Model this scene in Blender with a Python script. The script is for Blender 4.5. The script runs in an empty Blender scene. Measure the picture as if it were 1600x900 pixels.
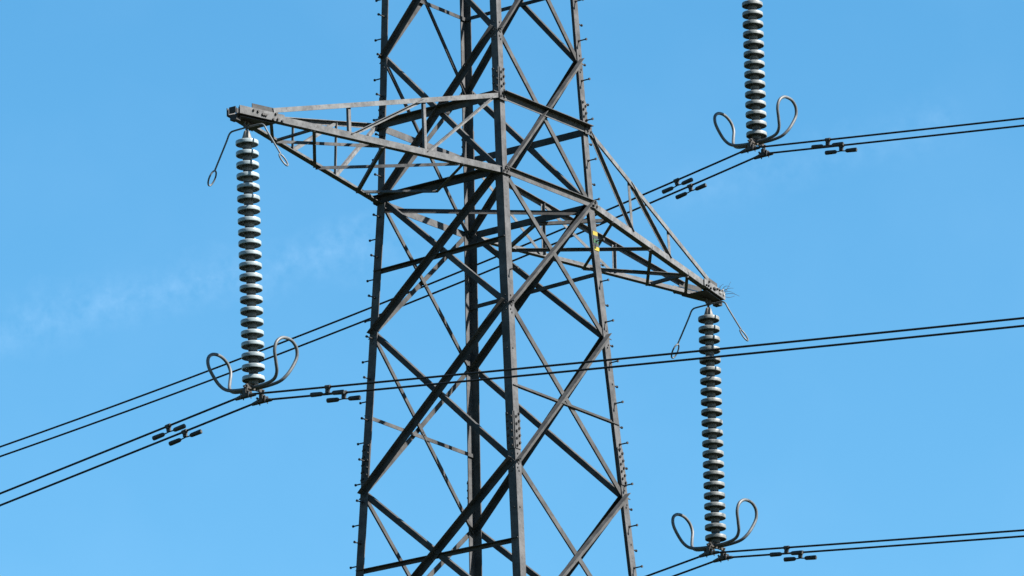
import bpy, bmesh, math, random
from mathutils import Vector as V, Matrix
random.seed(7)
S = bpy.context.scene
COL = S.collection
H = 32.48                      # height of the lower cross arm above the ground

# ------------------------------------------------------------------ camera
cam = bpy.data.cameras.new("camera")
camo = bpy.data.objects.new("camera", cam); COL.objects.link(camo)
cam.sensor_width = 36.0; cam.lens = 36.0 * 12234.83 / 1600.0
cam.clip_start = 0.5; cam.clip_end = 20000
def camera_axes(az, pitch, roll):
    fw = V((math.cos(pitch)*math.cos(az), math.cos(pitch)*math.sin(az), math.sin(pitch)))
    r0 = V((math.sin(az), -math.cos(az), 0)); u0 = r0.cross(fw)
    return fw, math.cos(roll)*r0 + math.sin(roll)*u0, -math.sin(roll)*r0 + math.cos(roll)*u0
fw, rt, up = camera_axes(0.62076, 0.2969, -0.03049)
camo.matrix_world = Matrix(((rt.x, up.x, -fw.x, -78.835), (rt.y, up.y, -fw.y, -56.749),
                            (rt.z, up.z, -fw.z, -30.88 + H), (0, 0, 0, 1)))
S.camera = camo

# ------------------------------------------------------------------ light
SUN = V((0.27, -1.0, 0.83)).normalized()          # direction towards the sun
sl = bpy.data.lights.new("sun", 'SUN'); sl.energy = 5.0; sl.angle = math.radians(0.5); sl.color = (1.0, 0.955, 0.895)
so = bpy.data.objects.new("sun", sl); COL.objects.link(so)
so.rotation_euler = SUN.to_track_quat('Z', 'Y').to_euler()

W = bpy.data.worlds.new("World"); S.world = W; W.use_nodes = True
nt = W.node_tree; nt.nodes.clear(); N = nt.nodes.new; L = nt.links.new
sky = N('ShaderNodeTexSky'); sky.sky_type = 'NISHITA'; sky.sun_disc = False
sky.sun_elevation = math.asin(SUN.z); sky.sun_rotation = math.atan2(SUN.x, SUN.y)
sky.altitude = 0; sky.air_density = 1.0; sky.dust_density = 0.35; sky.ozone_density = 2.2
hs = N('ShaderNodeHueSaturation'); hs.inputs['Hue'].default_value = 0.4875; hs.inputs['Saturation'].default_value = 1.335; hs.inputs['Value'].default_value = 1.0
L(sky.outputs[0], hs.inputs['Color'])
# thin vapour streaks high in the sky: bands along great circles, broken up by noise
tc = N('ShaderNodeTexCoord')
def vmath(op, a, b=None):
    n = N('ShaderNodeVectorMath'); n.operation = op; L(a, n.inputs[0])
    if b is not None: n.inputs[1].default_value = b
    return n
def m(op, a, b=None, c=None):
    n = N('ShaderNodeMath'); n.operation = op
    for i, x in enumerate((a, b, c)):
        if x is None: continue
        if isinstance(x, (int, float)): n.inputs[i].default_value = x
        else: L(x, n.inputs[i])
    return n.outputs[0]
def sky_dir(x, y): return (fw + rt*((x-800)/12234.83) - up*((y-450)/12234.83)).normalized()
noi = N('ShaderNodeTexNoise'); noi.inputs['Scale'].default_value = 120; noi.inputs['Detail'].default_value = 6; noi.inputs['Roughness'].default_value = 0.6
L(tc.outputs['Generated'], noi.inputs['Vector'])
fine = N('ShaderNodeTexNoise'); fine.inputs['Scale'].default_value = 420; fine.inputs['Detail'].default_value = 8; fine.inputs['Roughness'].default_value = 0.62
L(tc.outputs['Generated'], fine.inputs['Vector'])
def streak(p, q, width, gain):
    a, b = sky_dir(*p), sky_dir(*q); n = a.cross(b).normalized(); mid = (a+b).normalized(); half = a.angle(b)*0.5
    d = m('ABSOLUTE', m('ADD', vmath('DOT_PRODUCT', tc.outputs['Generated'], tuple(n)).outputs['Value'],
                        m('MULTIPLY', m('SUBTRACT', noi.outputs['Fac'], 0.5), width*1.6)))
    band = m('SUBTRACT', 1.0, m('MINIMUM', m('DIVIDE', d, width), 1.0))
    al = vmath('DOT_PRODUCT', tc.outputs['Generated'], tuple(mid)).outputs['Value']
    along = m('MAXIMUM', m('DIVIDE', m('SUBTRACT', al, math.cos(half*1.1)), 1-math.cos(half*1.1)), 0.0)
    band = m('MULTIPLY', band, m('MINIMUM', m('MAXIMUM', m('MULTIPLY', m('SUBTRACT', fine.outputs['Fac'], 0.36), 3.2), 0.0), 1.0))
    return m('MULTIPLY', m('MULTIPLY', band, m('MINIMUM', m('MULTIPLY', along, 2.5), 1.0)), m('MULTIPLY', noi.outputs['Fac'], gain))
cl = m('ADD', streak((-330, 585), (660, 371), 0.0048, 0.08), streak((1040, 300), (1500, 190), 0.0045, 0.05))
broad = N('ShaderNodeTexNoise'); broad.inputs['Scale'].default_value = 45; broad.inputs['Detail'].default_value = 5; L(tc.outputs['Generated'], broad.inputs['Vector'])
cl = m('ADD', cl, m('MULTIPLY', m('MAXIMUM', m('SUBTRACT', broad.outputs['Fac'], 0.42), 0.0), 0.03))      # the faintest uneven veil
mx = N('ShaderNodeMix'); mx.data_type = 'RGBA'; L(cl, mx.inputs['Factor']); L(hs.outputs[0], mx.inputs['A'])
mx.inputs['B'].default_value = (9.0, 10.5, 12.0, 1)
bg = N('ShaderNodeBackground'); bg.inputs['Strength'].default_value = 0.0505
L(mx.outputs['Result'], bg.inputs['Color'])
wo = N('ShaderNodeOutputWorld'); L(bg.outputs[0], wo.inputs['Surface'])
S.view_settings.view_transform = 'Standard'; S.view_settings.look = 'None'
S.view_settings.gamma = 1; S.view_settings.use_curve_mapping = False
S.view_settings.exposure = 2.02

# ------------------------------------------------------------------ materials
def material(name, c0, c1, rough=0.6, scale=6, spec=0.3, stain=None, stain_amt=0.0, stain_scale=22, bump=0.0, metallic=0.0, contrast=(0.35, 0.65)):
    mt = bpy.data.materials.new(name); mt.use_nodes = True; t = mt.node_tree; b = t.nodes['Principled BSDF']
    g = t.nodes.new('ShaderNodeNewGeometry')
    n = t.nodes.new('ShaderNodeTexNoise'); n.inputs['Scale'].default_value = scale; n.inputs['Detail'].default_value = 6; n.inputs['Roughness'].default_value = 0.65
    t.links.new(g.outputs['Position'], n.inputs['Vector'])
    r = t.nodes.new('ShaderNodeValToRGB'); r.color_ramp.elements[0].position = contrast[0]; r.color_ramp.elements[1].position = contrast[1]
    r.color_ramp.elements[0].color = (*c0, 1); r.color_ramp.elements[1].color = (*c1, 1)
    t.links.new(n.outputs['Fac'], r.inputs['Fac']); out = r.outputs['Color']
    if stain:
        n2 = t.nodes.new('ShaderNodeTexNoise'); n2.inputs['Scale'].default_value = stain_scale; n2.inputs['Detail'].default_value = 5; n2.inputs['Roughness'].default_value = 0.7
        t.links.new(g.outputs['Position'], n2.inputs['Vector'])
        r2 = t.nodes.new('ShaderNodeValToRGB'); r2.color_ramp.elements[0].position = 0.54; r2.color_ramp.elements[1].position = 0.68
        r2.color_ramp.elements[0].color = (0, 0, 0, 1); r2.color_ramp.elements[1].color = (stain_amt,)*3 + (1,)
        t.links.new(n2.outputs['Fac'], r2.inputs['Fac'])
        k = t.nodes.new('ShaderNodeMix'); k.data_type = 'RGBA'; t.links.new(r2.outputs['Color'], k.inputs['Factor'])
        t.links.new(out, k.inputs['A']); k.inputs['B'].default_value = (*stain, 1); out = k.outputs['Result']
    oi = t.nodes.new('ShaderNodeObjectInfo'); mr = t.nodes.new('ShaderNodeMapRange')      # every part weathered to its own tone
    mr.inputs['To Min'].default_value = 0.88; mr.inputs['To Max'].default_value = 1.12; t.links.new(oi.outputs['Random'], mr.inputs['Value'])
    vs = t.nodes.new('ShaderNodeVectorMath'); vs.operation = 'SCALE'; t.links.new(out, vs.inputs[0]); t.links.new(mr.outputs['Result'], vs.inputs['Scale'])
    out = vs.outputs['Vector']
    t.links.new(out, b.inputs['Base Color'])
    b.inputs['Roughness'].default_value = rough; b.inputs['Specular IOR Level'].default_value = spec; b.inputs['Metallic'].default_value = metallic
    if bump:
        bp = t.nodes.new('ShaderNodeBump'); bp.inputs['Strength'].default_value = bump; bp.inputs['Distance'].default_value = 0.01
        t.links.new(n.outputs['Fac'], bp.inputs['Height']); t.links.new(bp.outputs['Normal'], b.inputs['Normal'])
    return mt
STEEL = material("weathered_grey_steel", (0.03918, 0.03976, 0.04096), (0.07251, 0.07347, 0.07522), 0.8, 5, 0.05, (0.02332, 0.02029, 0.01817), 0.55, 26)
BRACE = material("brace_steel", (0.02842, 0.02861, 0.02901), (0.05618, 0.05673, 0.05701), 0.8, 4, 0.05, (0.01824, 0.01628, 0.01481), 0.5, 22)
GALV = material("galvanised_arm_steel", (0.05674, 0.05826, 0.06019), (0.1073, 0.1098, 0.1115), 0.75, 7, 0.06, (0.03026, 0.02758, 0.02508), 0.6, 20)
BOLT = material("dark_bolt_steel", (0.009792, 0.009136, 0.008816), (0.01632, 0.01502, 0.01371), 0.6, 30, 0.3)
PORC = material("pale_blue_porcelain", (0.1403, 0.1718, 0.1844), (0.1889, 0.223, 0.234), 0.32, 9, 0.45, (0.08707, 0.1026, 0.1047), 0.5, 30)
DIRTY = material("speckled_porcelain", (0.07855, 0.08549, 0.08315), (0.136, 0.146, 0.1436), 0.5, 14, 0.35, (0.02962, 0.02666, 0.02252), 0.95, 46, 0.1)
UPPERP = material("lichen_speckled_porcelain", (0.09168, 0.1014, 0.1014), (0.1503, 0.1635, 0.1635), 0.5, 14, 0.35, (0.03619, 0.03499, 0.03137), 0.9, 50, 0.1)
CAPM = material("cap_iron", (0.05406, 0.06503, 0.07255), (0.08495, 0.09758, 0.1067), 0.6, 12, 0.25)
CAPL = material("pale_cement_cap", (0.09504, 0.09072, 0.08208), (0.1296, 0.121, 0.1123), 0.6, 12, 0.3)
HORN = material("galvanised_rod", (0.04808, 0.05453, 0.05872), (0.07693, 0.08328, 0.08781), 0.5, 10, 0.35, (0.03366, 0.02727, 0.02553), 0.5, 14)
FIT = material("dark_line_fitting", (0.01224, 0.01102, 0.009792), (0.0306, 0.02693, 0.02285), 0.55, 24, 0.35)
WIRE = material("dull_aluminium_wire", (0.004406, 0.004406, 0.005386), (0.007836, 0.007836, 0.008814), 0.6, 20, 0.25)
DAMP = material("damper_iron", (0.01485, 0.01698, 0.01803), (0.02652, 0.02917, 0.02917), 0.6, 18, 0.3)
YEL = material("yellow_enamel", (0.1919, 0.1465, 0.007752), (0.2163, 0.171, 0.01163), 0.45, 12, 0.4)
BLK = material("black_enamel", (0.012, 0.012, 0.014), (0.02, 0.02, 0.02), 0.45, 12, 0.4)
GRN = material("green_enamel", (0.0102, 0.0408, 0.01428), (0.01428, 0.05305, 0.01836), 0.45, 12, 0.4)
TWIG = material("dry_twig", (0.0408, 0.0306, 0.0204), (0.068, 0.0544, 0.0374), 0.8, 20, 0.1)
PALE = material("pale_dropping", (0.175, 0.175, 0.168), (0.21, 0.21, 0.203), 0.7, 20, 0.2)
GRASS = material("meadow_grass", (0.009504, 0.01469, 0.005184), (0.01944, 0.02506, 0.00864), 0.9, 0.15, 0.1, (0.0216, 0.01814, 0.01037), 0.6, 0.02)

# ------------------------------------------------------------------ mesh helpers
class MB:
    def __init__(s): s.v = []; s.f = []; s.mi = []; s.mats = []; s.smooth = []
    def mat(s, mt):
        if mt not in s.mats: s.mats.append(mt)
        return s.mats.index(mt)
    def add(s, vs, fs, mt, smooth=False):
        o = len(s.v); s.v += [tuple(x) for x in vs]; k = s.mat(mt)
        for f in fs: s.f.append([i+o for i in f]); s.mi.append(k); s.smooth.append(smooth)
    def prism(s, p0, p1, prof, d1, d2, mt):
        n = len(prof); vs = [p + d1*a + d2*b for p in (p0, p1) for a, b in prof]
        fs = [[i, (i+1) % n, n+(i+1) % n, n+i] for i in range(n)] + [list(range(n))[::-1], list(range(n, 2*n))]
        s.add(vs, fs, mt)
    def angle(s, p0, p1, d1, d2, w1, w2=None, t=0.009, mt=None):
        """L section whose outer corner runs p0-p1; flanges along d1 and d2"""
        p0, p1 = V(p0), V(p1); ax = (p1-p0).normalized(); w2 = w2 or w1
        d1 = V(d1); d1 = (d1 - ax*d1.dot(ax)).normalized()
        d2 = V(d2); d2 = d2 - ax*d2.dot(ax); d2 = (d2 - d1*d2.dot(d1)).normalized()
        prof = [(0, 0), (w1, 0), (w1, t), (t, t), (t, w2), (0, w2)]
        s.prism(p0, p1, prof, d1, d2, mt or STEEL); return s
    def box(s, c, ax, ay, az, mt):
        c, ax, ay, az = V(c), V(ax)/2, V(ay)/2, V(az)/2
        vs = [c + ax*i + ay*j + az*k for i in (-1, 1) for j in (-1, 1) for k in (-1, 1)]
        s.add(vs, [[0, 1, 3, 2], [4, 6, 7, 5], [0, 4, 5, 1], [2, 3, 7, 6], [0, 2, 6, 4], [1, 5, 7, 3]], mt); return s
    def tube(s, pts, r, mt, n=10, closed=False, cap=True):
        pts = [V(p) for p in pts]; k = len(pts); rs = r if isinstance(r, (list, tuple)) else [r]*k
        vs = []; nrm = None
        for i, p in enumerate(pts):
            a = pts[(i-1) % k] if (closed or i > 0) else p; b = pts[(i+1) % k] if (closed or i < k-1) else p
            t = (b-a).normalized()
            if nrm is None: nrm = t.orthogonal().normalized()
            else:
                nrm = nrm - t*nrm.dot(t); nrm.normalize()
            bi = t.cross(nrm)
            vs += [p + (nrm*math.cos(2*math.pi*j/n) + bi*math.sin(2*math.pi*j/n))*rs[i] for j in range(n)]
        fs = []
        for i in range(k if closed else k-1):
            for j in range(n):
                a, b = i*n, ((i+1) % k)*n; fs.append([a+j, a+(j+1) % n, b+(j+1) % n, b+j])
        s.add(vs, fs, mt, True)
        if cap and not closed: s.add(vs[:n], [list(range(n))[::-1]], mt); s.add(vs[-n:], [list(range(n))], mt)
        return s
    def lathe(s, prof, c, mt, n=28, axis=None, smooth=True):
        c = V(c); vs = [c + V((r*math.cos(2*math.pi*j/n), r*math.sin(2*math.pi*j/n), z)) for r, z in prof for j in range(n)]
        fs = [[i*n+j, (i+1)*n+j, (i+1)*n+(j+1) % n, i*n+(j+1) % n] for i in range(len(prof)-1) for j in range(n)]
        s.add(vs, fs, mt, smooth); return s
    def bolt(s, p, n, r=0.015, h=0.014, mt=None):
        p, n = V(p), V(n).normalized(); s.tube([p - n*0.004, p + n*h], r, mt or BOLT, 6)
        return s
    def build(s, name, parent=None, loc=None):
        me = bpy.data.meshes.new(name); off = V(loc) if loc else V((0, 0, 0))
        me.from_pydata([V(v)-off for v in s.v], [], s.f)
        for mt in s.mats: me.materials.append(mt)
        for p, k, sm in zip(me.polygons, s.mi, s.smooth): p.material_index = k; p.use_smooth = sm
        me.update()
        b = bmesh.new(); b.from_mesh(me); bmesh.ops.recalc_face_normals(b, faces=b.faces); b.to_mesh(me); b.free()
        o = bpy.data.objects.new(name, me); COL.objects.link(o); o.location = off
        if parent: o.parent = parent
        return o
def tag(o, label=None, cat=None, group=None, kind=None):
    for k, x in (('label', label), ('category', cat), ('group', group), ('kind', kind)):
        if x: o[k] = x
    return o
def empty(name, loc):
    o = bpy.data.objects.new(name, None); COL.objects.link(o); o.location = loc; o.empty_display_size = 0.3; return o
def copy_part(o, parent):
    c = o.copy(); COL.objects.link(c); c.parent = parent
    for ch in list(o.children): copy_part(ch, c)
    return c
def smooth_path(pts, sub=6, closed=False):
    pts = [V(p) for p in pts]; n = len(pts); out = []
    for i in range(n if closed else n-1):
        g = lambda k: pts[k % n] if closed else pts[max(0, min(n-1, k))]
        p0, p1, p2, p3 = g(i-1), g(i), g(i+1), g(i+2)
        for j in range(sub):
            t = j/sub
            out.append(0.5*((2*p1) + (p2-p0)*t + (2*p0-5*p1+4*p2-p3)*t*t + (3*p1-p0-3*p2+p3)*t**3))
    if not closed: out.append(pts[-1])
    return out

# ------------------------------------------------------------------ ground
g = MB(); n = 96
g.add([(2600*math.cos(2*math.pi*i/n), 2600*math.sin(2*math.pi*i/n), 0) for i in range(n)], [list(range(n))], GRASS)
tag(g.build("ground"), kind='structure')

# ------------------------------------------------------------------ pylon
A0, TA, TB = 1.007, 0.03153, 0.0568
def half(z): return A0 - (TA if z > 0 else TB)*z
CS = {'front': (-1, -1), 'right': (1, -1), 'left': (-1, 1), 'back': (1, 1)}
def corner(c, z): a = half(z); return V((CS[c][0]*a, CS[c][1]*a, z + H))
pyl = empty("electricity_pylon", (0, 0, 0))
tag(pyl, "dark grey steel lattice pylon with triangular cross arms carrying the insulator strings", "pylon")
Z_TOP, Z_K2, Z_A2, Z_A, Z_U, Z_M, Z_N, Z_P = 9.2, 6.02, 3.97, 1.95, 1.024, -1.815, -3.965, -6.1
LEGT = 0.012
legs = {}
for c, (sx, sy) in CS.items():
    b = MB()
    b.angle(corner(c, 0), corner(c, Z_TOP), (-sx, 0, 0), (0, -sy, 0), 0.105, 0.105, LEGT, STEEL)
    b.angle(corner(c, -H+0.02), corner(c, 0), (-sx, 0, 0), (0, -sy, 0), 0.122, 0.122, LEGT, STEEL)
    legs[c] = b.build("leg", pyl)
    for z0, z1, w in ((1.02, 1.42, 0.1), (-3.80, -3.30, 0.115)):     # bolted splice covers
        q = MB()
        for d, nrm in ((V((-sx, 0, 0)), V((0, sy, 0))), (V((0, -sy, 0)), V((sx, 0, 0)))):
            zm = (z0+z1)/2; p = corner(c, zm) + d*(w*0.5+0.004) + nrm*0.0065
            axis = (corner(c, z1)-corner(c, z0)); q.box(p, axis, d*w, nrm*0.011, STEEL)
            k = 4 if z0 > 0 else 5
            for i in range(k):
                f = (i+0.5)/k - 0.5
                for side in ((-0.25, 0.0), (0.25, 0.5/k)):
                    q.bolt(p + axis*(f*0.98+side[1]*0.9-0.03) + d*w*side[0] + nrm*0.005, nrm, 0.0165, 0.02)
        q.build("splice_plate", legs[c])
# step bolts: two staggered rows on the outer flanges of the left and right legs
for c in ('left', 'right'):
    sx, sy = CS[c]; z = -6.0; i = 0
    while z < 3.6:
        if i % 2 == 0: d, base = V((0, sy, 0)), V((-sx*0.05, 0, 0))
        else: d, base = V((sx, 0, 0)), V((0, -sy*0.05, 0))
        p = corner(c, z) + base
        q = MB(); q.tube([p - d*0.02, p + d*0.125], 0.009, BOLT, 7); q.tube([p + d*0.118, p + d*0.134], 0.0175, BOLT, 8)
        q.tube([p - d*0.026, p - d*0.012 ], 0.016, BOLT, 6); q.tube([p + d*0.001, p + d*0.014], 0.016, BOLT, 6)
        q.build("step_bolt", legs[c]); z += 0.275; i += 1
q = MB(); p = corner('front', -1.36) + V((0.06, 0, 0)); d = V((0, -1, 0))
q.tube([p - d*0.02, p + d*0.125], 0.009, BOLT, 7); q.tube([p + d*0.118, p + d*0.134], 0.0175, BOLT, 8); q.build("step_bolt", legs['front'])

FACES = [('front', 'right', V((0, -1, 0))), ('front', 'left', V((-1, 0, 0))), ('left', 'back', V((0, 1, 0))), ('right', 'back', V((1, 0, 0)))]
def diag(b, pa, pb, nrm, outside, w, mt=BRACE, ext=0.03, lower=False, w2=None):
    ax = (pb-pa).normalized(); inpl = V((0, 0, -1)) - ax*(-ax.z); inpl -= nrm*inpl.dot(nrm); inpl.normalize()
    if lower: inpl = -inpl
    j = random.uniform(0.0, 0.0025)
    off = nrm*(0.0015+j) if outside else -nrm*(LEGT+0.0015+j)
    sgn = 1 if outside else -1
    p0 = pa - ax*ext - inpl*w*0.5 + off; p1 = pb + ax*ext - inpl*w*0.5 + off
    b.angle(p0, p1, inpl, nrm*sgn, w, w2 or w, 0.008, mt)
    for k in (-0.02, 0.02): b.bolt(pa.lerp(pb, 0.5) + ax*k + off + nrm*sgn*0.008, nrm*sgn, 0.012, 0.012)
    for e, s2 in ((pa, 1), (pb, -1)):
        for k in (0.0, 0.05):
            b.bolt(e + ax*s2*(k+0.01) + off + nrm*sgn*0.008, nrm*sgn, 0.012, 0.012)
def face_pt(ca, cb, z, inset=0.055):
    a, b = corner(ca, z), corner(cb, z); d = (b-a).normalized(); return a + d*inset, b - d*inset
def bay(zt, zb, w, sink=None):
    for ca, cb, nrm in FACES:
        ta, tb = face_pt(ca, cb, zt); ba, bb = face_pt(ca, cb, zb)
        # the rising member whose outstanding flange faces outward, then the inner one
        first = {('front', 'right'): (tb, ba), ('front', 'left'): (ta, bb), ('left', 'back'): (tb, ba), ('right', 'back'): (ta, bb)}[(ca, cb)]
        second = {('front', 'right'): (ta, bb), ('front', 'left'): (tb, ba), ('left', 'back'): (ta, bb), ('right', 'back'): (tb, ba)}[(ca, cb)]
        for k, (pa, pb) in enumerate((first, second)):
            out_, ww, w2, low = k == 0, w*(1.0 if k == 0 else 0.9), None, False
            if ca == 'left': low = True; ww, w2 = (w*0.8, w*0.8) if k == 0 else (w*0.95, w*0.3)
            if ca == 'right': out_ = k == 1
            b = sink or MB(); diag(b, pa, pb, nrm, out_, ww, lower=low, w2=w2)
            if sink is None: b.build("diagonal_brace", pyl)
def horizontal(ca, cb, nrm, za, zb, w, name="horizontal_brace", mt=BRACE, sink=None, off=0.012, w2=None, low=False):
    a, b = corner(ca, za), corner(cb, zb); d = (b-a).normalized(); o = nrm*(off + random.uniform(0, 0.003))
    q = sink or MB(); up_ = V((0, 0, w*0.5))
    if low: q.angle(a + d*0.01 + o - up_, b - d*0.01 + o - up_, (0, 0, 1), nrm, w, w2 or w, 0.009, mt)
    else: q.angle(a + d*0.01 + o + up_, b - d*0.01 + o + up_, (0, 0, -1), nrm, w, w2 or w, 0.009, mt)
    if sink is None: q.build(name, pyl)
for zt, zb, w in ((Z_K2, Z_A2, 0.068), (Z_A2, Z_A, 0.072), (Z_A, 0, 0.075), (0, Z_M, 0.078), (Z_M, Z_N, 0.08), (Z_N, Z_P, 0.083)): bay(zt, zb, w)
for ca, cb, nrm in FACES:
    for z in (Z_U, 0.0, Z_K2): horizontal(ca, cb, nrm, z, z, 0.095, mt=STEEL if nrm.y else BRACE, w2=0.05 if (nrm.y < 0 and z == 0) else None)
FR, FL, LB, RB = FACES
for f in FACES: horizontal(*f, (Z_A+Z_A2)/2, (Z_A+Z_A2)/2, 0.05, off=-0.035)
horizontal(*FL, -0.93, -0.98, 0.055, off=-0.035); horizontal(*RB, -0.93, -0.98, 0.055, off=-0.035)
horizontal(*FR, -2.92, -2.96, 0.05, off=-0.035, low=True); horizontal(*LB, -2.92, -2.96, 0.05, off=-0.035)
horizontal(*FL, -5.02, -5.0, 0.055, off=-0.035); horizontal(*RB, -5.02, -5.0, 0.055, off=-0.035)
# plan bracing across the waist
b = MB(); p0, p1 = corner('left', -0.095), corner('right', -0.075); d = (p1-p0).normalized()
b.angle(p0 + d*0.06, p1 - d*0.06, (0, 0, -1), (1, 1, 0), 0.06, 0.06, 0.008, BRACE); b.build("plan_brace", pyl)
# corner gussets with bolts where the arm ties meet the front and right legs
for c in CS:
    sx, sy = CS[c]; q = MB(); d, nrm = V((-sx, 0, 0)), V((0, sy, 0))
    for z, wz in ((Z_U, 0.13), (0.0, 0.10)):
        p = corner(c, z) + d*0.03 + nrm*0.029; q.box(p, d*0.15, (0, 0, wz), nrm*0.01, STEEL)
        for i in range(4): q.bolt(p + d*(i-1.5)*0.034 + V((0, 0, 0.025 if i % 2 else -0.02)) + nrm*0.005, nrm, 0.014, 0.018)
    for z in (Z_A, Z_M, Z_N):                            # bolt heads where the braces land on the outer flanges
        for d_, n_ in ((d, nrm), (V((0, -sy, 0)), V((sx, 0, 0)))):
            for dz, dd in ((-0.09, 0.04), (-0.13, 0.065), (0.10, 0.05), (-0.62, 0.05)): q.bolt(corner(c, z+dz) + d_*dd, n_, 0.0115, 0.012, STEEL)
    q.build("gusset_plate", legs[c])
# body above and below the frame
q = MB(); lv = [Z_P, -8.4, -10.9, -13.7, -16.9, -20.6, -25.2, -H+0.3]
for a_, b_ in zip(lv, lv[1:]): bay(a_, b_, 0.09, q)
lo = q.build("lower_lattice", pyl); lo['kind'] = 'stuff'
q = MB(); bay(Z_TOP, 7.05, 0.066, q); bay(7.05, Z_K2, 0.066, q)
for f in FACES: horizontal(*f, 7.05, 7.05, 0.09, sink=q); horizontal(*f, Z_TOP-0.06, Z_TOP-0.06, 0.09, sink=q)
hi = q.build("upper_lattice", pyl); hi['kind'] = 'stuff'
# phase plates on the right leg
def plate_band(mt, z, h, mark=None):
    p = corner('right', z) + V((-0.055, -0.006, 0)); q = MB()
    q.box(p, (0.104, 0, 0), (0, 0.006, 0), (0, 0, h), mt)
    if mark:
        q.tube([p + V((0, -0.0035, 0)), p + V((0, -0.0055, 0))], 0.016, BLK, 10)
        q.box(p + V((0.0, -0.004, -0.018)), (0.012, 0, 0), (0, 0.003, 0), (0, 0, 0.03), BLK)
    return q
pp = MB(); pp.box(corner('right', -0.5) + V((-0.055, -0.0008, 0)), (0.108, 0, 0), (0, 0.003, 0), (0, 0, 0.262), BOLT)
pp = pp.build("phase_plate", pyl); pp['label'] = "small yellow, black and green banded plate on the right leg"
for mt, z, h, mk in ((YEL, -0.397, 0.054, 0), (BLK, -0.449, 0.046, 0), (GRN, -0.502, 0.056, 1), (BLK, -0.555, 0.046, 0), (YEL, -0.606, 0.052, 0)):
    plate_band(mt, z, h, mk).build("plate_band", pp)

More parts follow.
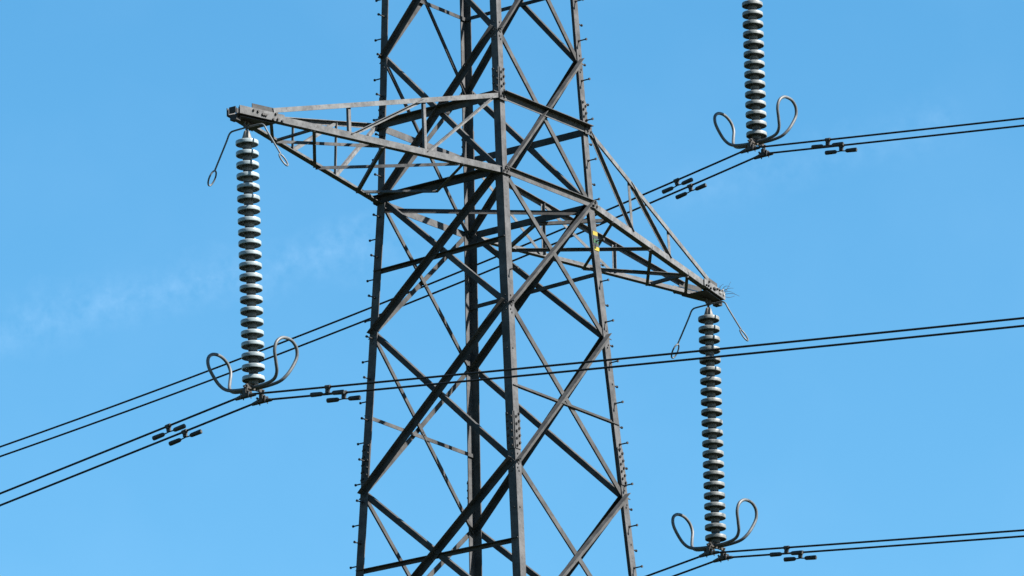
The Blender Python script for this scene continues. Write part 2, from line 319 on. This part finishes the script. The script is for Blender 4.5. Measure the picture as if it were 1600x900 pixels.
# ---- one cross arm, built pointing to -x, then turned for the other side
def cross_arm(zk, reach, zu):
    ak, au = half(zk), half(zk+zu); z0 = zk + H
    tipx = -(reach + 0.25)
    F1, L1 = V((-ak, -ak, z0)), V((-ak, ak, z0)); F0, L0 = V((tipx, -0.075, z0-0.07)), V((tipx, 0.075, z0-0.07))
    FU, LU = V((-au, -au, z0+zu)), V((-au, au, z0+zu))
    fr = lambda t: F0.lerp(F1, t); bk = lambda t: L0.lerp(L1, t)
    te = 0.125
    FT, LT = fr(te) + V((0, 0, 0.09)), bk(te) + V((0, 0, 0.09))
    ftop = lambda t: FT.lerp(FU, (t-te)/(1-te)); btop = lambda t: LT.lerp(LU, (t-te)/(1-te))
    Z = V((0, 0, 1))
    nf = (F1-F0).cross(Z).normalized(); nf = nf if nf.y < 0 else -nf
    nb = (L1-L0).cross(Z).normalized(); nb = nb if nb.y > 0 else -nb
    root = MB()
    w = 0.084
    root.angle(fr(0) - Z*w/2 + nf*0.012, fr(1.0) - Z*w/2 + nf*0.012, Z, -nf, w, w, 0.009, GALV)
    root.angle(bk(0) - Z*w/2 + nb*0.012, bk(1.0) - Z*w/2 + nb*0.012, Z, -nb, w, w, 0.009, GALV)
    o = root.build("cross_arm", pyl)
    def part(name, fn, mt=GALV):
        q = MB(); fn(q); return q.build(name, o)
    wt = 0.062
    part("tie_member", lambda q: q.angle(FT + Z*wt/2 + nf*0.022, FU + Z*wt/2 + nf*0.022, -Z, -nf, wt, wt, 0.008, GALV))
    part("tie_member", lambda q: q.angle(LT + Z*wt/2 + nb*0.022, LU + Z*wt/2 + nb*0.022, -Z, -nb, wt, wt, 0.008, GALV))
    def strut(pa, pb, w=0.045, d1=None, d2=None, mt=GALV):
        ax = (V(pb)-V(pa)).normalized(); d1 = V(d1 or (0, 0, 1)); d1 = (d1-ax*d1.dot(ax)).normalized()
        q = MB(); q.angle(V(pa) - d1*w/2, V(pb) - d1*w/2, d1, V(d2 or (0, 1, 0)), w, w, 0.006, mt); q.build("lattice_strut", o)
    h = corner('front', zk).lerp(corner('left', zk), 0.53) + V((0, 0, -0.03))
    pl = V((0, 0, -0.048))                              # struts of the bottom plane lie just under the chords
    plan = [(fr(.12), bk(.286)), (bk(.286), fr(.274)), (fr(.28), bk(.568)), (bk(.275), fr(.543)), (bk(.572), fr(.833)), (fr(.543), bk(.86)), (bk(.865), h), (h, fr(.845))]
    for i, (pa, pb) in enumerate(plan):
        z_ = pl + V((0, 0, -0.004*(i % 3)))
        light = i in (3, 4)
        ax = (pb-pa).normalized(); side = ax.cross(Z).normalized()
        if light: strut(pa + z_, pb + z_, 0.042, (0, 0, -1), tuple(side if side.y > 0 else -side))
        else: strut(pa + z_, pb + z_, 0.043, tuple(side), (0, 0, 1))
    for side, top, n_ in ((fr, ftop, nf), (bk, btop, nb)):
        inw = -n_
        strut(side(.417) + inw*0.002, top(.417) + inw*0.002, 0.042, tuple(F1-F0), tuple(inw))
        strut(side(.705) + inw*0.002, top(.705) + inw*0.002, 0.042, tuple(F1-F0), tuple(inw))
        strut(side(.42) + inw*0.012, top(.70) + inw*0.012, 0.045, (0, 0, -1), tuple(n_))
        strut(side(.71) + inw*0.012, top(.985) + inw*0.012, 0.045, (0, 0, -1), tuple(n_))
    # tip: side plates with bolts, horizontal gusset, hanger plate, end stub
    def tip(q):
        for P, n_ in ((fr, nf), (bk, nb)):
            a_, b_ = P(0.0), P(0.165); ax = b_-a_
            q.box((a_+b_)/2 + n_*0.026 + Z*0.006, ax, n_*0.012, Z*0.106, GALV)
            for f, zz in ((.30, .03), (.40, .025), (.50, .0), (.54, .0), (.58, .0), (.74, -.035), (.80, .045), (.84, -.02), (.94, -.03)):
                q.bolt(a_ + ax*f + n_*0.032 + Z*zz, n_, 0.0165, 0.022)
            c_, d_ = P(.05), P(.145)
            q.box((c_+d_)/2 + n_*0.004 + Z*0.092, d_-c_, n_*0.01, Z*0.07, BRACE)
        g0 = [F0 + V((0.03, 0, -.062)), L0 + V((0.03, 0, -.062)), bk(.135) - Z*.062, fr(.135) - Z*.062]
        q.add(g0 + [p - Z*0.012 for p in g0], [[0, 1, 2, 3], [4, 7, 6, 5], [0, 4, 5, 1], [1, 5, 6, 2], [2, 6, 7, 3], [3, 7, 4, 0]], BOLT)
        hx = -reach
        hp = [V((hx-.16, 0, z0-.12)), V((hx+.34, 0, z0-.12)), V((hx+.10, 0, z0-.165)), V((hx-.05, 0, z0-.165))]
        hp2 = [p + V((0, .014, 0)) for p in hp]
        q.add([p - V((0, .007, 0)) for p in hp] + [p - V((0, .007, 0)) for p in hp2], [[0, 1, 2, 3], [4, 7, 6, 5], [0, 4, 5, 1], [1, 5, 6, 2], [2, 6, 7, 3], [3, 7, 4, 0]], BOLT)
        e = (F0+L0)/2
        q.box(e + V((-.022, 0, .01)), (.012, 0, 0), (0, .10, 0), (0, 0, .085), BRACE)
        q.box(e + V((.03, 0, -.082)), (.085, 0, 0), (0, .10, 0), (0, 0, .07), BOLT)
    part("tip_plate", tip)
    return o
for zk, reach in ((0.0, 5.078), (Z_K2, 6.44)):
    a1 = cross_arm(zk, reach, 1.024)
    a2 = copy_part(a1, pyl); a2.rotation_euler = (0, 0, math.pi)
    if zk == 0:                                          # pale bird droppings on the right tip
        q = MB()
        for i in range(4):
            x = -5.27 + 0.05*i + random.uniform(-.01, .01); f = (5.358+x)/4.35
            q.lathe([(0.0, 0.008), (0.008, 0.006), (0.013, 0.0), (0.009, -0.02), (0.0, -0.03)], (x, 0.075+f*0.93+0.036, H-0.05+random.uniform(-.02, .055)), PALE, 8)
        q.build("dropping_stain", a2)

# ------------------------------------------------------------------ insulator strings
PITCH = 0.146
def disc_mesh(mt):
    b = MB()
    b.lathe([(0.0, 0.062), (0.028, 0.062), (0.050, 0.055), (0.058, 0.035), (0.060, 0.012)], (0, 0, 0), CAPM, 20)
    b.lathe([(0.060, 0.018), (0.085, 0.024), (0.115, 0.022), (0.136, 0.016)], (0, 0, 0), mt, 40)
    b.lathe([(0.136, 0.016), (0.141, 0.014), (0.1435, 0.009), (0.1445, 0.0), (0.1445, -0.026), (0.1435, -0.033), (0.140, -0.036)], (0, 0, 0), mt, 40)
    b.lathe([(0.140, -0.036), (0.135, -0.034), (0.130, 0.0), (0.119, 0.003), (0.114, -0.012), (0.110, -0.012), (0.105, 0.003), (0.095, 0.003), (0.090, -0.010), (0.086, -0.010), (0.080, 0.004), (0.058, 0.004)], (0, 0, 0), mt, 40, smooth=False)
    b.lathe([(0.059, 0.004), (0.060, -0.050), (0.058, -0.086), (0.0, -0.086)], (0, 0, 0), CAPM, 22)
    return b
def insulator_string(mt, loc, tilt, label, cap):
    root = empty("insulator_string", loc); root.rotation_euler = (0, tilt, 0)
    tag(root, label, "insulator", "insulator strings hanging from the cross arms")
    q = MB()                                                         # shackle links
    for dx in (-0.035, 0.035): q.tube([(dx, 0, -0.03), (dx, 0, -0.12)], 0.011, HORN, 8)
    q.tube([(-0.05, 0, 0.0), (0.05, 0, 0.0)], 0.014, FIT, 8); q.tube([(-0.05, 0, -0.10), (0.05, 0, -0.10)], 0.016, FIT, 8)
    q.tube([(0, 0, -0.09), (0, 0, -0.19)], 0.016, FIT, 8); q.build("shackle", root)
    q = MB(); q.lathe([(0.0, -0.165), (0.03, -0.165), (0.038, -0.18), (0.046, -0.21), (0.062, -0.262), (0.062, -0.30), (0.0, -0.30)], (0, 0, 0), cap, 20); q.build("ball_cap", root)
    # upper arcing horn: a bent rod along the line, each end a slim loop
    q = MB(); half_rod = lambda s, dz: [(0, s*0.0, -0.118+0.0*dz), (0, s*0.20, -0.122), (0, s*0.25, -0.132), (0, s*0.285, -0.165), (0, s*0.33, -0.25), (0, s*0.52, -0.575)]
    for s in (1, -1):
        q.tube(smooth_path(half_rod(s, 0), 5), 0.0115, HORN, 9)
        c0 = V((0, s*0.565, -0.665)); ax = V((0, s*0.19, -0.325)).normalized()
        q.tube([c0 + ax*0.10*math.cos(a) + V((1, 0, 0))*0.055*math.sin(a) for a in [2*math.pi*i/24 for i in range(24)]], 0.011, HORN, 8, closed=True)
    q.build("arcing_horn", root)
    d0 = disc_mesh(mt).build("disc", root, None); d0.location = (0, 0, -0.315)
    for i in range(1, 22):
        d = d0.copy(); COL.objects.link(d); d.parent = root; d.location = (0, 0, -0.315 - PITCH*i); d.rotation_euler = (random.uniform(-.012, .012), random.uniform(-.012, .012), random.uniform(0, 6))
    zb = -0.315 - PITCH*21
    # lower arcing ring: a racket loop on either side along the line
    q = MB(); zo = zb - 0.125
    for s, sh in ((1, 0.07), (-1, -0.05)):
        Y = lambda y: s*y + 0.0
        k = 0.91 if s > 0 else 0.88
        loop = [(-0.035, 0.00, 0.0), (-0.04, 0.20, 0.00), (-0.06, 0.40, 0.03), (-0.10, 0.50, 0.11), (-0.17, 0.55, 0.24), (-0.225, 0.58, 0.38), (-0.20, 0.60, 0.50), (-0.11, 0.61, 0.575), (0.0, 0.61, 0.595),
                (0.11, 0.61, 0.575), (0.20, 0.60, 0.50), (0.225, 0.58, 0.38), (0.17, 0.55, 0.24), (0.10, 0.50, 0.11), (0.06, 0.40, 0.03), (0.04, 0.20, 0.0), (0.035, 0.0, 0.0)]
        q.tube(smooth_path([(x, s*y*k, zo + z*0.90) for x, y, z in loop], 5), 0.0215, HORN, 12)
    q.build("arcing_ring", root)
    q = MB(); q.tube([(0, 0, zb-0.08), (0, 0, zb-0.16)], 0.022, FIT, 10)
    q.add([V(p) for y in (-0.012, 0.012) for p in ((-0.2, y, zo-.03), (0.2, y, zo-.03), (0.16, y, zo+.02), (0.05, y, zo+.06), (-0.05, y, zo+.06), (-0.16, y, zo+.02))],
          [[0, 1, 2, 3, 4, 5], [11, 10, 9, 8, 7, 6], [0, 6, 7, 1], [1, 7, 8, 2], [2, 8, 9, 3], [3, 9, 10, 4], [4, 10, 11, 5], [5, 11, 6, 0]], FIT)
    q.build("yoke_plate", root)
    wz = -3.63
    for x in (-0.165, 0.165):                                        # suspension clamps
        q = MB()
        for dy in (-0.018, 0.018): q.tube([(x, dy, zo-0.0), (x, dy, wz+0.05)], 0.009, FIT, 8)
        q.tube([(x, -0.035, zo-0.005), (x, 0.035, zo-0.005)], 0.013, FIT, 8); q.tube([(x-0.03, 0, wz+0.062), (x+0.03, 0, wz+0.062)], 0.014, FIT, 8)
        q.tube([(x, -0.15, wz-0.022), (x, -0.09, wz-0.016), (x, 0, wz-0.008), (x, 0.09, wz-0.016), (x, 0.16, wz-0.026)], [0.019, 0.026, 0.034, 0.028, 0.019], FIT, 10)
        for dy in (-0.06, 0.06):
            for dx in (-0.026, 0.026): q.tube([(x+dx, dy, wz-0.05), (x+dx, dy, wz+0.045)], 0.008, FIT, 6)
            q.box((x, dy, wz+0.03), (0.075, 0, 0), (0, 0.02, 0), (0, 0, 0.012), FIT)
        q.box((x-0.03, 0, wz+0.02), (0.010, 0, 0), (0, 0.05, 0), (0, 0, 0.10), FIT); q.box((x+0.03, 0, wz+0.02), (0.010, 0, 0), (0, 0.05, 0), (0, 0, 0.10), FIT)
        q.build("suspension_clamp", root)
    return root
insulator_string(PORC, (-5.072, 0, H-0.10), -0.012, "clean pale blue porcelain disc string hanging from the left cross arm", CAPL)
insulator_string(DIRTY, (5.074, 0, H-0.10), 0.010, "grimy speckled disc string hanging from the lower right cross arm, below the twigs", CAPL)
insulator_string(UPPERP, (6.458, 0, H+5.92), 0.012, "speckled disc string at upper right whose top runs out of the picture", CAPL)

# ------------------------------------------------------------------ conductors and their dampers
def wire_z(z0, y, sl, kl, sr):
    """height of a wire y metres along the line: slopes at the clamp, then a slack curve"""
    a = abs(y); s, k = (sl, kl) if y > 0 else (sr, 0.0004)
    z = -s*min(a, 14.0) + k*min(a, 14.0)**2
    if a > 14.0: z += -(s - 2*k*14)*(a-14) + 0.00036*(a-14)**2
    c = 0.18                                             # bend rounded over the clamp
    return z0 + z + s*max(0, c-a)**2/(2*c)*0.5
def conductor(x, z0, sl, kl, sr, label):
    ys = [-150 + 6*i for i in range(23)] + [-14 + 0.7*i for i in range(19)] + [-1.0, -.6, -.3, -.18, -.1, -.05, 0, .05, .1, .18, .3, .6, 1.0] + [1.4+0.7*i for i in range(19)] + [16 + 6*i for i in range(23)]
    q = MB(); q.tube([(x, y, wire_z(z0, y, sl, kl, sr)) for y in sorted(set(ys))], 0.0138, WIRE, 9)
    o = q.build("conductor", None, (x, 0, z0)); tag(o, label, "power line", "twin conductors of the power line"); return o
damper_proto = None
def damper(x, y, z0, par, label):
    global damper_proto
    y1, y2 = y-0.2, y+0.2; sl_ = (wire_z(z0, y2, *par)-wire_z(z0, y1, *par))/0.4
    if damper_proto is None:
        root = empty("vibration_damper", (0, 0, 0))
        q = MB(); q.box((0, 0, -0.028), (0.034, 0, 0), (0, 0.05, 0), (0, 0, 0.088), FIT); q.tube([(-0.03, 0, -0.03), (0.03, 0, -0.03)], 0.014, FIT, 7)
        q.tube([(0, -0.038, 0), (0, 0.038, 0)], 0.026, FIT, 10); q.build("wire_clip", root)
        q = MB(); q.tube([(0, -0.14, -0.088), (0, 0, -0.078), (0, 0.14, -0.088)], 0.0085, DAMP, 7); q.build("messenger_cable", root)
        for s in (-1, 1):
            q = MB(); q.tube([(0, s*a, -0.082) for a in (0.075, 0.085, 0.10, 0.225, 0.25, 0.257)], [0.016, 0.023, 0.028, 0.0305, 0.029, 0.02], DAMP, 14); q.build("damper_weight", root)
        damper_proto = root
    else: root = copy_part(damper_proto, None)
    root.location = (x, y, wire_z(z0, y, *par)); root.rotation_euler = (math.atan(sl_), 0, 0)
    tag(root, label, "vibration damper", "dumbbell dampers clipped to the conductors"); return root
def twin(xc, z0, sl, kl, sr, where, left, right, dz=0.0):
    par = (sl, kl, sr)
    for x, nm in ((xc-0.165, "upper"), (xc+0.165, "lower")):
        conductor(x, z0, *par, f"{nm} of the two dark wires clamped under the {where}")
        if left: damper(x, left, z0, par, f"black dumbbell damper on the {nm} wire, left of the {where}")
        if right: damper(x, right, z0, par, f"black dumbbell damper on the {nm} wire, right of the {where}")
twin(-5.028, H-3.727, 0.137, 0.0006, 0.1185, "left insulator string", 1.23, -1.27)
twin(5.040, H-3.735, 0.130, 0.001, 0.122, "lower right insulator string", None, -1.24)
twin(6.406, H+2.293, 0.1655, 0.0028, 0.122, "upper right insulator string", 1.24, -1.28)

# ------------------------------------------------------------------ twigs caught on the right arm tip
tw = MB(); base = V((5.24, -0.03, H-0.03))
for dx, dy, dz, bx, cz in ((.06, -.10, .17, .0, .03), (.14, -.16, .24, .04, -.05), (.17, -.22, .12, .06, .03), (.14, -.24, .0, .07, .04), (.19, -.20, -.02, .08, -.03), (.10, -.12, .06, .03, .04), (.02, -.06, .16, .0, -.03), (.13, -.3, -.06, .1, .03), (.08, -.2, .13, .05, .05)):
    p = base + V((bx, random.uniform(-.03, .0), 0.0)); e = p + V((dx, dy, dz))*0.72; md = p.lerp(e, .55) + V((0, 0, cz))
    tw.tube(smooth_path([p, md, e], 4), [0.0046 - 0.00038*k for k in range(9)], TWIG, 5)
o = tw.build("twig_tuft", None, base); tag(o, "thin dry twigs sticking out from the tip of the right cross arm", "twigs")
